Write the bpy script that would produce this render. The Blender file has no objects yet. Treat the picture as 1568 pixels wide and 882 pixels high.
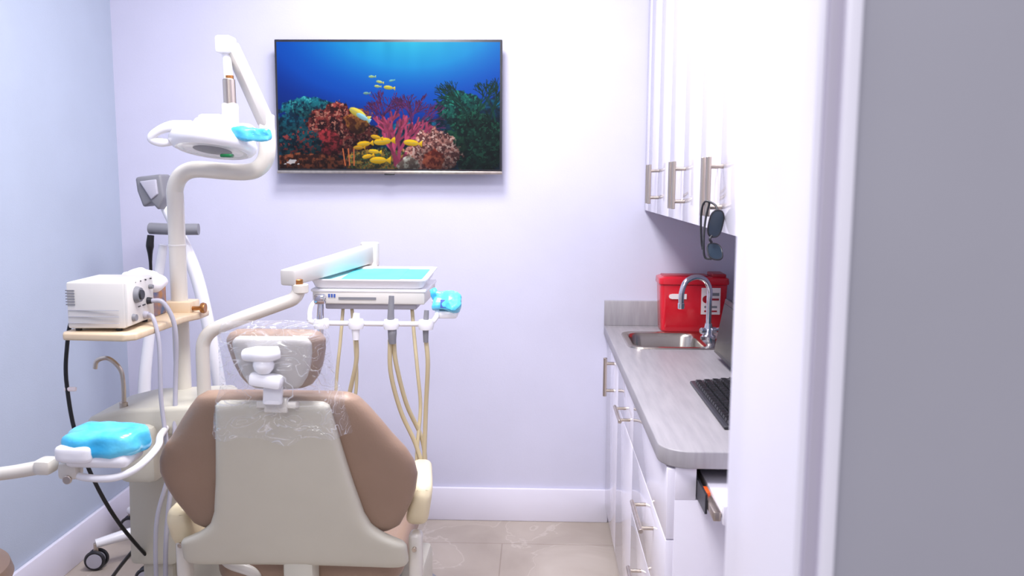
import bpy, bmesh, math, random
import numpy as np
from mathutils import Vector, Matrix, noise, Euler
random.seed(7)
scene = bpy.context.scene
COL = scene.collection

# ------------------------------------------------------------------ materials
def s2l(c):
    return tuple((x/12.92 if x <= 0.04045 else ((x+0.055)/1.055)**2.4) for x in [v/255. for v in c])

def mat(name, rgb, rough=0.5, metal=0.0, var=0.04, scale=6.0, bump=0.0, bscale=80.0, coat=0.0, trans=0.0,
        alpha=1.0, stretch=(1, 1, 1), rgb2=None, emit=0.0, spec=0.5, detail=4.0):
    m = bpy.data.materials.new(name); m.use_nodes = True
    nt = m.node_tree; N = nt.nodes; L = nt.links
    b = N["Principled BSDF"]
    tc = N.new("ShaderNodeTexCoord"); mp = N.new("ShaderNodeMapping"); mp.inputs["Scale"].default_value = stretch
    L.new(tc.outputs["Object"], mp.inputs["Vector"])
    nz = N.new("ShaderNodeTexNoise"); nz.inputs["Scale"].default_value = scale; nz.inputs["Detail"].default_value = detail
    L.new(mp.outputs["Vector"], nz.inputs["Vector"])
    cr = N.new("ShaderNodeValToRGB")
    c = s2l(rgb)
    if rgb2 is None:
        lo = tuple(max(0, x*(1-var)) for x in c); hi = tuple(min(1, x*(1+var)) for x in c)
    else:
        lo = c; hi = s2l(rgb2)
    cr.color_ramp.elements[0].position = 0.35; cr.color_ramp.elements[1].position = 0.65
    cr.color_ramp.elements[0].color = (*lo, 1); cr.color_ramp.elements[1].color = (*hi, 1)
    L.new(nz.outputs["Fac"], cr.inputs["Fac"]); L.new(cr.outputs["Color"], b.inputs["Base Color"])
    b.inputs["Roughness"].default_value = rough; b.inputs["Metallic"].default_value = metal
    b.inputs["Coat Weight"].default_value = coat; b.inputs["Coat Roughness"].default_value = 0.08
    b.inputs["Transmission Weight"].default_value = trans; b.inputs["Alpha"].default_value = alpha
    b.inputs["Specular IOR Level"].default_value = spec
    if emit > 0:
        L.new(cr.outputs["Color"], b.inputs["Emission Color"]); b.inputs["Emission Strength"].default_value = emit
    if bump > 0:
        n2 = N.new("ShaderNodeTexNoise"); n2.inputs["Scale"].default_value = bscale; n2.inputs["Detail"].default_value = 3
        bp = N.new("ShaderNodeBump"); bp.inputs["Strength"].default_value = bump; bp.inputs["Distance"].default_value = 0.01
        L.new(tc.outputs["Object"], n2.inputs["Vector"]); L.new(n2.outputs["Fac"], bp.inputs["Height"])
        L.new(bp.outputs["Normal"], b.inputs["Normal"])
    return m

M = {}
M['wall_back'] = mat("wall_paint_lavender", (208, 207, 226), 0.55, var=0.012, bump=0.04, bscale=200)
M['wall_left'] = mat("wall_paint_blue_grey", (178, 188, 205), 0.5, var=0.015, bump=0.06, bscale=200)
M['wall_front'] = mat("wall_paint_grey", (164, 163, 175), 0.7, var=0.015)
M['ceil'] = mat("ceiling_white", (235, 235, 240), 0.8, var=0.01)
M['trim'] = mat("trim_white", (232, 229, 243), 0.3, var=0.01)
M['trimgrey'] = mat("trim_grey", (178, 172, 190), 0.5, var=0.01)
M['cab'] = mat("cabinet_gloss_white", (236, 232, 244), 0.12, var=0.01, coat=0.4)
M['gap'] = mat("cabinet_gap_dark", (150, 142, 156), 0.8)
M['steel'] = mat("brushed_steel", (196, 184, 172), 0.3, 1.0, var=0.1, scale=60, stretch=(1, 1, .1))
M['chrome'] = mat("chrome", (215, 215, 222), 0.1, 1.0, var=0.03)
M['counter'] = mat("counter_laminate_grey", (151, 147, 152), 0.42, scale=7, stretch=(9, .7, 1), rgb2=(164, 160, 164), detail=9)
M['cream'] = mat("beige_plastic", (205, 201, 186), 0.38, var=0.02, bump=0.02, bscale=300)
M['tube'] = mat("warm_white_enamel", (214, 208, 198), 0.25, var=0.02, coat=0.3)
M['creamarm'] = mat("cream_armrest", (228, 214, 180), 0.35, var=0.02)
M['brown'] = mat("brown_vinyl", (151, 125, 107), 0.42, var=0.05, scale=5, bump=0.08, bscale=220)
M['white'] = mat("white_plastic", (240, 239, 243), 0.25, var=0.01, coat=0.2)
M['offwhite'] = mat("offwhite_plastic", (220, 216, 210), 0.35, var=0.01)
M['beam'] = mat("beam_warm_grey", (196, 192, 188), 0.35, var=0.01)
M['grey'] = mat("grey_plastic", (128, 128, 134), 0.45, var=0.03)
M['dark'] = mat("dark_plastic", (38, 38, 44), 0.4, var=0.05)
M['black'] = mat("black_rubber", (14, 14, 17), 0.4, var=0.05)
M['blue'] = mat("blue_barrier_film", (48, 176, 230), 0.25, scale=11, rgb2=(104, 214, 246), bump=0.35, bscale=26, coat=0.5)
M['aqua'] = mat("aqua_tray_liner", (84, 208, 226), 0.5, scale=10, rgb2=(96, 214, 230))
M['aqualight'] = mat("aqua_liner_light", (170, 232, 238), 0.5)
M['hose'] = mat("beige_hose", (205, 190, 154), 0.4, var=0.03)
M['hosegrey'] = mat("grey_hose", (178, 176, 188), 0.35, var=0.03)
M['wood'] = mat("beige_shelf", (216, 192, 160), 0.4, scale=5, stretch=(1, 8, 1), rgb2=(224, 202, 172))
M['red'] = mat("sharps_red", (208, 22, 42), 0.22, scale=5, rgb2=(224, 34, 52), coat=0.3)
M['reddark'] = mat("sharps_red_dark", (165, 14, 34), 0.3)
M['label'] = mat("white_label", (238, 225, 226), 0.5, var=0.01)
M['sink'] = mat("sink_steel", (186, 178, 168), 0.24, 1.0, var=0.05)
M['orange'] = mat("orange_clip", (235, 90, 30), 0.4)
M['green'] = mat("green_lens", (24, 110, 62), 0.2)
M['glassy'] = mat("lamp_lens", (190, 196, 205), 0.08, 0.3, scale=30, rgb2=(225, 228, 236))
M['sung'] = mat("sunglass_lens", (44, 58, 72), 0.08, 0, var=0.1)
M['teal'] = mat("teal_bottle", (60, 160, 180), 0.3)
M['brass'] = mat("brass", (176, 120, 70), 0.3, 0.8)
M['bluetxt'] = mat("blue_marking", (60, 90, 170), 0.5)
M['tissuebox'] = mat("tissue_box_print", (70, 110, 160), 0.5, scale=28, rgb2=(196, 140, 90))
M['tissue'] = mat("tissue_paper", (244, 242, 246), 0.7, var=0.01)

def floor_mat():
    m = bpy.data.materials.new("stone_tile_floor"); m.use_nodes = True
    nt = m.node_tree; N = nt.nodes; L = nt.links; b = N["Principled BSDF"]
    tc = N.new("ShaderNodeTexCoord")
    mp = N.new("ShaderNodeMapping"); mp.inputs["Location"].default_value = (0.13, 0.26, 0)
    L.new(tc.outputs["Object"], mp.inputs["Vector"])
    nz = N.new("ShaderNodeTexNoise"); nz.inputs["Scale"].default_value = 2.6; nz.inputs["Detail"].default_value = 10; nz.inputs["Distortion"].default_value = .7
    L.new(tc.outputs["Object"], nz.inputs["Vector"])
    cr = N.new("ShaderNodeValToRGB"); e = cr.color_ramp.elements
    e[0].position = .3; e[0].color = (*s2l((162, 150, 140)), 1); e[1].position = .7; e[1].color = (*s2l((186, 175, 165)), 1)
    x = cr.color_ramp.elements.new(.5); x.color = (*s2l((173, 161, 151)), 1)
    x = cr.color_ramp.elements.new(.508); x.color = (*s2l((188, 178, 169)), 1)
    x = cr.color_ramp.elements.new(.518); x.color = (*s2l((175, 163, 153)), 1)
    L.new(nz.outputs["Fac"], cr.inputs["Fac"])
    br = N.new("ShaderNodeTexBrick"); br.inputs["Scale"].default_value = 1.0; br.offset = 0.5
    br.inputs["Brick Width"].default_value = 1.2; br.inputs["Row Height"].default_value = 0.6; br.inputs["Mortar Size"].default_value = 0.0025
    br.inputs["Color1"].default_value = (1, 1, 1, 1); br.inputs["Color2"].default_value = (1, 1, 1, 1); br.inputs["Mortar"].default_value = (.78, .75, .73, 1)
    L.new(mp.outputs["Vector"], br.inputs["Vector"])
    mx = N.new("ShaderNodeMix"); mx.data_type = 'RGBA'; mx.blend_type = 'MULTIPLY'; mx.inputs[0].default_value = 1
    L.new(cr.outputs["Color"], mx.inputs[6]); L.new(br.outputs["Color"], mx.inputs[7]); L.new(mx.outputs[2], b.inputs["Base Color"])
    b.inputs["Roughness"].default_value = 0.6; b.inputs["Specular IOR Level"].default_value = .3
    return m
M['floor'] = floor_mat()

def film_mat(name, tint, op):
    m = bpy.data.materials.new(name); m.use_nodes = True
    nt = m.node_tree; N = nt.nodes; L = nt.links
    out = N["Material Output"]; N.remove(N["Principled BSDF"])
    tr = N.new("ShaderNodeBsdfTransparent"); tr.inputs[0].default_value = (.975, .98, .99, 1)
    gl = N.new("ShaderNodeBsdfGlossy"); gl.inputs["Roughness"].default_value = .1
    df = N.new("ShaderNodeBsdfDiffuse"); df.inputs[0].default_value = (*tint, 1)
    tc = N.new("ShaderNodeTexCoord")
    mp = N.new("ShaderNodeMapping"); mp.inputs["Scale"].default_value = (1, 1, 1.6); mp.inputs["Rotation"].default_value = (.2, .35, 0)
    nz = N.new("ShaderNodeTexNoise"); nz.inputs["Scale"].default_value = 8; nz.inputs["Distortion"].default_value = 1.4; nz.inputs["Detail"].default_value = 2
    bp = N.new("ShaderNodeBump"); bp.inputs["Strength"].default_value = .8; bp.inputs["Distance"].default_value = .04
    L.new(tc.outputs["Object"], mp.inputs["Vector"]); L.new(mp.outputs["Vector"], nz.inputs["Vector"]); L.new(nz.outputs["Fac"], bp.inputs["Height"])
    L.new(bp.outputs["Normal"], gl.inputs["Normal"])
    a = N.new("ShaderNodeMixShader"); a.inputs[0].default_value = .45; L.new(df.outputs[0], a.inputs[1]); L.new(gl.outputs[0], a.inputs[2])
    cr = N.new("ShaderNodeValToRGB"); e = cr.color_ramp.elements
    e[0].position = .36; e[0].color = (op,)*3+(1,); e[1].position = .66; e[1].color = (op,)*3+(1,)
    for p_, v_ in ((.405, op), (.413, .45), (.422, op), (.492, op), (.504, .8), (.514, op), (.585, op), (.593, .55), (.60, op)):
        x = e.new(p_); x.color = (v_, v_, v_, 1)
    L.new(nz.outputs["Fac"], cr.inputs["Fac"])
    c = N.new("ShaderNodeMixShader"); L.new(cr.outputs["Color"], c.inputs[0]); L.new(tr.outputs[0], c.inputs[1]); L.new(a.outputs[0], c.inputs[2])
    L.new(c.outputs[0], out.inputs[0])
    return m
M['film'] = film_mat("clear_plastic_film", (.95, .96, 1.0), .10)

# ------------------------------------------------------------------ mesh helpers
def group(name):
    e = bpy.data.objects.new(name, None); e.empty_display_size = .1; COL.objects.link(e); return e

def add(name, verts, faces, m, parent=None, smooth=True, angle=38):
    me = bpy.data.meshes.new(name); me.from_pydata([tuple(v) for v in verts], [], faces); me.update()
    bm = bmesh.new(); bm.from_mesh(me); bmesh.ops.recalc_face_normals(bm, faces=bm.faces); bm.to_mesh(me); bm.free()
    return fin(name, me, m, parent, smooth, angle)

def fin(name, me, m, parent, smooth=True, angle=38):
    me.materials.append(M[m] if isinstance(m, str) else m)
    if smooth:
        for p in me.polygons: p.use_smooth = True
        me.set_sharp_from_angle(angle=math.radians(angle))
    o = bpy.data.objects.new(name, me); COL.objects.link(o)
    if parent: o.parent = parent
    return o

def box(name, lo, hi, m, parent=None, bev=0.0, rot=None, seg=2, taper=None):
    lo = Vector(lo); hi = Vector(hi); c = (lo+hi)/2; s = hi-lo
    bm = bmesh.new(); bmesh.ops.create_cube(bm, size=1)
    for v in bm.verts:
        v.co = Vector((v.co.x*s.x, v.co.y*s.y, v.co.z*s.z))
        if taper and v.co.z > 0: v.co.x *= taper[0]; v.co.y *= taper[1]
    if bev > 0: bmesh.ops.bevel(bm, geom=bm.edges[:], offset=bev, segments=seg, affect='EDGES', profile=.5)
    if rot: bmesh.ops.rotate(bm, verts=bm.verts, cent=(0, 0, 0), matrix=Euler(rot).to_matrix())
    bmesh.ops.translate(bm, verts=bm.verts, vec=c)
    me = bpy.data.meshes.new(name); bm.to_mesh(me); bm.free()
    return fin(name, me, m, parent)

def catmull(pts, n=8):
    P = [Vector(p) for p in pts]
    if len(P) < 3: return P
    P = [P[0]*2-P[1]]+P+[P[-1]*2-P[-2]]; out = []
    for i in range(1, len(P)-2):
        a, b, c, d = P[i-1:i+3]
        for k in range(n):
            t = k/n
            out.append(.5*((2*b)+(c-a)*t+(2*a-5*b+4*c-d)*t*t+(3*b-a-3*c+d)*t**3))
    out.append(P[-2]); return out

def tube(name, pts, r, m, parent=None, smooth=True, n=8, seg=14):
    P = catmull(pts, n) if smooth else [Vector(p) for p in pts]
    k = len(P)
    if isinstance(r, (list, tuple)):
        rr = [float(np.interp(i/(k-1), np.linspace(0, 1, len(r)), r)) for i in range(k)]
    else: rr = [r]*k
    T = []
    for i in range(k):
        t = P[min(i+1, k-1)]-P[max(i-1, 0)]; T.append(t.normalized())
    u = T[0].orthogonal().normalized(); V = []; F = []
    for i in range(k):
        u = (u-T[i]*u.dot(T[i])).normalized(); w = T[i].cross(u)
        for j in range(seg):
            a = 2*math.pi*j/seg; V.append(P[i]+(u*math.cos(a)+w*math.sin(a))*rr[i])
    for i in range(k-1):
        for j in range(seg):
            F.append((i*seg+j, i*seg+(j+1) % seg, (i+1)*seg+(j+1) % seg, (i+1)*seg+j))
    F.append(tuple(range(seg-1, -1, -1))); F.append(tuple((k-1)*seg+j for j in range(seg)))
    return add(name, V, F, m, parent)

def cyl(name, a, b, r, m, parent=None, r2=None, seg=24):
    a = Vector(a); b = Vector(b); r2 = r if r2 is None else r2
    e = min(.12*min(r, r2), .2*(b-a).length); d = (b-a).normalized()*e
    P = [a, a+d, b-d, b]; R = [r-e, r, r2, r2-e]
    t = (P[-1]-P[0]).normalized(); u = t.orthogonal().normalized(); w = t.cross(u); V = []; F = []
    for p, q in zip(P, R):
        for j in range(seg):
            an = 2*math.pi*j/seg; V.append(p+(u*math.cos(an)+w*math.sin(an))*q)
    for i in range(len(P)-1):
        for j in range(seg): F.append((i*seg+j, i*seg+(j+1) % seg, (i+1)*seg+(j+1) % seg, (i+1)*seg+j))
    F.append(tuple(range(seg-1, -1, -1))); F.append(tuple((len(P)-1)*seg+j for j in range(seg)))
    return add(name, V, F, m, parent)

def lathe(name, prof, c, m, parent=None, rot=(0, 0, 0), seg=48, sc=(1, 1)):
    R = Euler(rot).to_matrix(); V = []; F = []
    for r, z in prof:
        for j in range(seg):
            a = 2*math.pi*j/seg; V.append(R @ Vector((r*math.cos(a)*sc[0], r*math.sin(a)*sc[1], z))+Vector(c))
    for i in range(len(prof)-1):
        for j in range(seg): F.append((i*seg+j, i*seg+(j+1) % seg, (i+1)*seg+(j+1) % seg, (i+1)*seg+j))
    F.append(tuple(range(seg))); F.append(tuple((len(prof)-1)*seg+j for j in range(seg)))
    return add(name, V, F, m, parent)

def prism(name, pts, t0, t1, plane, m, parent=None, bev=0, hole=None, deform=None):
    def mp(a, b, t):
        return {'xz': (a, t, b), 'xy': (a, b, t), 'yz': (t, a, b)}[plane]
    bm = bmesh.new()
    vs = [bm.verts.new(mp(a, b, t0)) for a, b in pts]
    if hole:
        es = [bm.edges.new((vs[i], vs[(i+1) % len(vs)])) for i in range(len(vs))]
        hs = [bm.verts.new(mp(a, b, t0)) for a, b in hole]
        es += [bm.edges.new((hs[i], hs[(i+1) % len(hs)])) for i in range(len(hs))]
        bmesh.ops.triangle_fill(bm, use_beauty=True, use_dissolve=False, edges=es)
    else: bm.faces.new(vs)
    r = bmesh.ops.extrude_face_region(bm, geom=bm.faces[:])
    d = Vector(mp(0, 0, t1))-Vector(mp(0, 0, t0))
    bmesh.ops.translate(bm, verts=[g for g in r['geom'] if isinstance(g, bmesh.types.BMVert)], vec=d)
    bmesh.ops.recalc_face_normals(bm, faces=bm.faces)
    if bev > 0:
        es = [e for e in bm.edges if len(e.link_faces) == 2 and e.calc_face_angle(0) > .5]
        bmesh.ops.bevel(bm, geom=es, offset=bev, segments=3, affect='EDGES', profile=.5)
    if deform:
        for v in bm.verts: v.co = deform(v.co)
    me = bpy.data.meshes.new(name); bm.to_mesh(me); bm.free()
    return fin(name, me, m, parent)

def rrect(cx, cy, w, d, r, n=6):
    out = []
    for sx, sy, a0 in ((1, 1, 0), (-1, 1, 90), (-1, -1, 180), (1, -1, 270)):
        for k in range(n+1):
            a = math.radians(a0+90*k/n)
            out.append((cx+sx*(w/2-r)+r*math.cos(a), cy+sy*(d/2-r)+r*math.sin(a)))
    return out

def stack(name, loops, m, parent=None, capb=True, capt=False, xf=None):
    V = []; F = []; n = len(loops[0][0])
    for pts, z in loops:
        for a, b in pts:
            v = Vector((a, b, z)); V.append(xf @ v if xf else v)
    for i in range(len(loops)-1):
        for j in range(n): F.append((i*n+j, i*n+(j+1) % n, (i+1)*n+(j+1) % n, (i+1)*n+j))
    if capb: F.append(tuple((len(loops)-1)*n+j for j in range(n)))
    if capt: F.append(tuple(range(n)))
    return add(name, V, F, m, parent)

def pillow(name, rows, xc, yfun, th, m, parent=None, p=5, bend=.0, nr=46, nc=30):
    rows = sorted(rows); zs = [r[0] for r in rows]; ws = [r[1] for r in rows]
    z0, z1 = zs[0], zs[-1]; V = []; F = []
    def cosd(i, n): return -math.cos(math.pi*i/n)
    for side in (-1, 1):
        for i in range(nr+1):
            q = cosd(i, nr); z = z0+(z1-z0)*(q+1)/2; w = float(np.interp(z, zs, ws))
            for j in range(nc+1):
                s = cosd(j, nc); t = (max(0, 1-abs(s)**p)*max(0, 1-abs(q)**(p*1.6)))**(1/2.2)
                x = w*s
                V.append((xc+x, yfun(z)+side*t*th/2+bend*x*x, z))
    B = (nr+1)*(nc+1); g = lambda s, i, j: s*B+i*(nc+1)+j
    for i in range(nr):
        for j in range(nc):
            F.append((g(0, i, j), g(0, i, j+1), g(0, i+1, j+1), g(0, i+1, j)))
            F.append((g(1, i, j), g(1, i+1, j), g(1, i+1, j+1), g(1, i, j+1)))
    me = bpy.data.meshes.new(name); me.from_pydata(V, [], F)
    bm = bmesh.new(); bm.from_mesh(me); bmesh.ops.remove_doubles(bm, verts=bm.verts, dist=1e-5)
    bmesh.ops.recalc_face_normals(bm, faces=bm.faces); bm.to_mesh(me); bm.free()
    return fin(name, me, m, parent, angle=60)

def crumple(name, c, s, m, parent=None, amp=.008, fr=22, p=4, rot=None, seed=0, sub=4, ang=28):
    bm = bmesh.new(); bmesh.ops.create_icosphere(bm, subdivisions=sub, radius=1)
    for v in bm.verts:
        d = v.co.normalized(); k = (abs(d.x)**p+abs(d.y)**p+abs(d.z)**p)**(-1/p)
        q = Vector((d.x*k*s[0]/2, d.y*k*s[1]/2, d.z*k*s[2]/2))
        n = noise.noise(q*fr+Vector((seed, 0, 0)))+.5*noise.noise(q*fr*2.3+Vector((0, seed, 3)))
        v.co = q+d*amp*n*1.6
    if rot: bmesh.ops.rotate(bm, verts=bm.verts, cent=(0, 0, 0), matrix=Euler(rot).to_matrix())
    bmesh.ops.translate(bm, verts=bm.verts, vec=Vector(c))
    me = bpy.data.meshes.new(name); bm.to_mesh(me); bm.free()
    return fin(name, me, m, parent, angle=ang)

# ------------------------------------------------------------------ room shell
D = 3.587; XL = -1.734; XR = .90; HC = 2.75
box("floor", (XL-.1, -1.6, -.1), (2.2, D+.1, 0), 'floor')
box("ceiling", (XL-.1, .71, HC), (XR+.1, D+.1, HC+.1), 'ceil')
box("wall_back", (XL-.1, D, 0), (XR+.1, D+.1, HC), 'wall_back')
box("wall_left", (XL-.1, .71, 0), (XL, D, HC), 'wall_left')
box("wall_right", (XR, .97, 0), (XR+.1, D, HC), 'wall_back')
box("wall_front_right", (.24, .715, 0), (2.2, .965, HC), 'wall_front')
box("wall_front_left", (XL, .715, 0), (-.72, .965, HC), 'wall_front')
box("wall_front_header", (-.72, .715, 2.12), (.24, .965, HC), 'wall_front')
box("baseboard_back", (XL, D-.016, 0), (.31, D, .144), 'trim', bev=.004)
box("baseboard_left", (XL, .97, 0), (XL+.016, D-.016, .144), 'trim', bev=.004)
g = group("door_1")
box("jamb_right", (.220, .715, 0), (.240, .972, 2.12), 'trim', g, bev=.003)
box("jamb_right_shade_strip", (.2265, .7065, 0), (.2385, .716, 2.14), 'trimgrey', g, bev=.001)  # shading of the jamb edge put into the strip's grey colour
box("casing_right_edge", (.2375, .700, 0), (.2505, .7155, 2.14), 'trim', g, bev=.003)
box("casing_right_room", (.222, .965, 0), (.30, .98, 2.16), 'trim', g, bev=.003)
box("jamb_left", (-.72, .71, 0), (-.70, .972, 2.12), 'trim', g, bev=.003)
box("jamb_head", (-.72, .71, 2.10), (.24, .972, 2.12), 'trim', g, bev=.003)

for i, (x, y) in enumerate(((-.40, 1.45), (-.40, 2.50))):
    g = group("ceiling_light_panel")
    box("frame", (x-.32, y-.32, HC-.02), (x+.32, y+.32, HC), 'trim', g, bev=.004)
    box("diffuser", (x-.29, y-.29, HC-.025), (x+.29, y+.29, HC-.018), mat("diffuser%d" % i, (250, 250, 255), .4, emit=1.5), g)
    l = bpy.data.lights.new("panel_lamp", 'AREA'); l.shape = 'SQUARE'; l.size = .58; l.energy = 38; l.color = (1.0, .98, 1.0)
    o = bpy.data.objects.new("panel_lamp", l); o.location = (x, y, HC-.03); o.parent = g; COL.objects.link(o)
l = bpy.data.lights.new("corridor_fill", 'AREA'); l.shape = 'SQUARE'; l.size = .9; l.energy = 26; l.color = (1.0, .99, 1.0)  # added fill light without a fixture, brightens the near wall and chair back
o = bpy.data.objects.new("corridor_fill", l); o.location = (-.4, -1.0, 2.6); o.rotation_euler = (math.radians(35), 0, 0); COL.objects.link(o)
w = bpy.data.worlds.new("world"); scene.world = w; w.use_nodes = True
w.node_tree.nodes["Background"].inputs[0].default_value = (.90, .90, 1.0, 1); w.node_tree.nodes["Background"].inputs[1].default_value = .62

# ------------------------------------------------------------------ television
def reef(W, Hh):
    rs = np.random.RandomState(3)
    xs = (np.arange(W)+.5)/W; ys = (np.arange(Hh)+.5)/Hh; X, Y = np.meshgrid(xs, ys)
    def vn(nx, ny, seed):
        g = np.random.RandomState(seed).rand(ny+2, nx+2); fx = X*nx; fy = Y*ny; ix = fx.astype(int); iy = fy.astype(int)
        tx = fx-ix; ty = fy-iy; tx = tx*tx*(3-2*tx); ty = ty*ty*(3-2*ty)
        return (g[iy, ix]*(1-tx)+g[iy, ix+1]*tx)*(1-ty)+(g[iy+1, ix]*(1-tx)+g[iy+1, ix+1]*tx)*ty
    def fb(n, s): return .5*vn(n, int(n*.56)+1, s)+.3*vn(n*2, int(n*1.12)+1, s+1)+.2*vn(n*4, int(n*2.25)+1, s+2)
    C = np.zeros((Hh, W, 3)); c = lambda *a: np.array(a, float)/255
    r = np.sqrt(((X-.60)/.58)**2+((Y+.14)/.56)**2); t = np.clip(r, 0, 1)[..., None]
    C[:] = c(60, 222, 240)*(1-t)**1.1+c(0, 118, 228)*(1-(1-t)**1.1)
    t = np.clip((r-.6)/.75, 0, 1)[..., None]; C = C*(1-t)+c(2, 58, 176)*t
    t = np.clip((r-1.1)/.6, 0, 1)[..., None]; C = C*(1-t)+c(2, 36, 112)*t
    ray = (vn(26, 3, 9)-.5)*np.clip(1-r*1.3, 0, 1); C += ray[..., None]*c(20, 30, 22)
    def blend(mask, col):
        nonlocal C; m = np.clip(mask, 0, 1)[..., None]; C = C*(1-m)+np.asarray(col)*m
    n1 = fb(14, 20); n2 = fb(34, 30); n3 = fb(70, 40)
    top = np.interp(X, [0, .05, .1, .16, .22, .3, .4, .46, .55, .66, .72, .78, .84, .9, 1], [.6, .62, .47, .45, .5, .49, .58, .64, .64, .6, .55, .42, .42, .5, .36])
    m = (Y-top+(n2-.5)*.14)*30
    tex = c(4, 34, 54)[None, None]*(.3+1.5*n3[..., None])+c(0, 80, 110)*np.clip((n2-.5)*3, 0, 1)[..., None]
    tex = tex*np.where(Y > .75, .6, 1)[..., None]
    blend(m, tex)
    def mound(cx, cy, rx, ry, col1, col2, col3=None, lo=.40, gain=4.0):
        d = 1-np.sqrt(((X-cx)/rx)**2+((Y-cy)/ry)**2)+(n2-.5)*.6
        k = np.clip((n3-lo)*gain, 0, 1)[..., None]; cc = c(*col1)*(1-k)+c(*col2)*k
        if col3: q = (fb(90, 60) > .62)[..., None]; cc = np.where(q, c(*col3), cc)
        hi = np.clip(1.15-(Y-cy+ry)/(2.2*ry)*.85-((X-cx)/rx)*.15, .2, 1.15)*(.65+.6*n1)
        blend(d*14, cc*hi[..., None])
    mound(.14, .52, .13, .09, (6, 50, 80), (26, 130, 150), (60, 165, 176))
    mound(.06, .66, .09, .10, (4, 40, 64), (16, 100, 124))
    mound(.28, .70, .17, .22, (46, 16, 20), (156, 64, 58), (190, 122, 106))
    mound(.22, .80, .07, .12, (70, 20, 24), (176, 54, 62))
    mound(.10, .80, .10, .14, (4, 30, 46), (20, 76, 88), (120, 50, 50))
    mound(.36, .62, .06, .10, (100, 46, 24), (200, 124, 56))
    mound(.82, .52, .11, .14, (4, 50, 56), (14, 104, 96), (34, 138, 120))
    mound(.90, .78, .14, .26, (2, 28, 26), (8, 56, 46), (24, 84, 66))
    mound(.78, .80, .08, .12, (4, 34, 32), (22, 76, 54))
    mound(.5, .96, .22, .12, (46, 46, 30), (150, 116, 50), (70, 96, 64))
    mound(.15, .97, .18, .1, (40, 20, 16), (126, 66, 42))
    for k in range(6): blend((.006-abs(np.hypot((X-.82)/.1, (Y-.53)/.12)-.25-k*.13))*160*(Y < .6), c(30, 150, 126)*.7)
    def line(x0, y0, x1, y1, w, col):
        a0, a1 = min(x0, x1)-w*2, max(x0, x1)+w*2; b0, b1 = min(y0, y1)-w*3, max(y0, y1)+w*3
        i0, i1 = max(0, int(a0*W)), min(W, int(a1*W)+2); j0, j1 = max(0, int(b0*Hh)), min(Hh, int(b1*Hh)+2)
        if i1 <= i0 or j1 <= j0: return
        x = X[j0:j1, i0:i1]; y = Y[j0:j1, i0:i1]*.5625; dx, dy = x1-x0, (y1-y0)*.5625; L2 = dx*dx+dy*dy+1e-9
        t = np.clip(((x-x0)*dx+(y-y0*.5625)*dy)/L2, 0, 1); d = np.hypot(x-x0-t*dx, y-y0*.5625-t*dy)
        mm = np.clip((w-d)/w*2, 0, 1)[..., None]; C[j0:j1, i0:i1] = C[j0:j1, i0:i1]*(1-mm)+np.array(col)*mm
    def branch(x, y, a, l, w, col, dep):
        if dep == 0 or l < .01: return
        x1 = x+math.sin(a)*l; y1 = y-math.cos(a)*l*1.7; line(x, y, x1, y1, w, col*(.7+.6*rs.rand()))
        for k in range(2 if rs.rand() < .7 else 3): branch(x1, y1, a+rs.uniform(-.6, .6), l*rs.uniform(.7, .95), w*.8, col, dep-1)
    for sx, a in ((.86, -.3), (.9, .1), (.95, .3), (.98, -.2)): branch(sx, .62, a, .05, .005, c(4, 50, 42), 6)
    for sx, a in ((.5, -.5), (.52, -.2), (.55, .05), (.57, .4), (.56, .75)): branch(sx, .80, a, .057, .0045, c(84, 34, 84), 6)
    for sx, a in ((.53, -.15), (.54, .1), (.55, -.5), (.55, .45)): branch(sx, .97, a, .066, .011, c(156, 58, 92), 5)
    mound(.70, .88, .12, .2, (96, 54, 54), (204, 140, 130), (224, 184, 176))
    mound(.70, .93, .05, .09, (100, 34, 26), (180, 90, 66))
    mound(.59, .97, .05, .08, (100, 84, 78), (170, 168, 160))
    def fish(x, y, l, a, col):
        ca, sa = math.cos(a), math.sin(a); u = (X-x)*ca+(Y-y)*.5625*sa; v = -(X-x)*sa+(Y-y)*.5625*ca
        body = 1-(u/l)**2-(v/(l*.42))**2; tail = (abs(v) < (u-l*.8)*.7) & (u > l*.8) & (u < l*1.4)
        sh = np.clip(.95-v/(l*.42)*.3, .5, 1.15)[..., None]; blend(np.maximum(body*5, tail*1.), c(*col)*sh)
        blend((abs(v) < l*.05)*(body > .1)*.35, c(120, 150, 170))
    for f in ((.36, .555, .044, .5, (225, 205, 80)), (.38, .585, .03, .5, (150, 205, 225)), (.385, .80, .032, -.1, (230, 176, 20)), (.47, .78, .042, -.1, (232, 182, 24)), (.43, .86, .026, .1, (236, 186, 30)),
              (.45, .93, .040, 0, (222, 174, 24)), (.44, .745, .024, .2, (225, 168, 20)), (.40, .9, .024, -.2, (230, 174, 20)), (.60, .79, .036, .1, (240, 190, 30)), (.36, .83, .024, 0, (190, 136, 20)),
              (.425, .27, .014, 0, (170, 210, 150)), (.46, .31, .015, .2, (200, 215, 120)), (.50, .355, .022, .1, (225, 208, 70)), (.515, .30, .012, -.2, (120, 200, 200)), (.45, .345, .014, .1, (190, 205, 120)), (.40, .40, .014, 0, (120, 170, 160))):
        fish(*f)
    for k in range(3): line(.30+k*.02, .97, .29+k*.025, .84, .004, c(190, 100, 60))
    blend(((X > .018) & (X < .09) & (Y > .925) & (Y < .965) & (vn(80, 60, 77) > .5))*.8, c(215, 215, 225))
    C = np.clip(C, 0, 1)
    return np.where(C <= .04045, C/12.92, ((C+.055)/1.055)**2.4)

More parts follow.
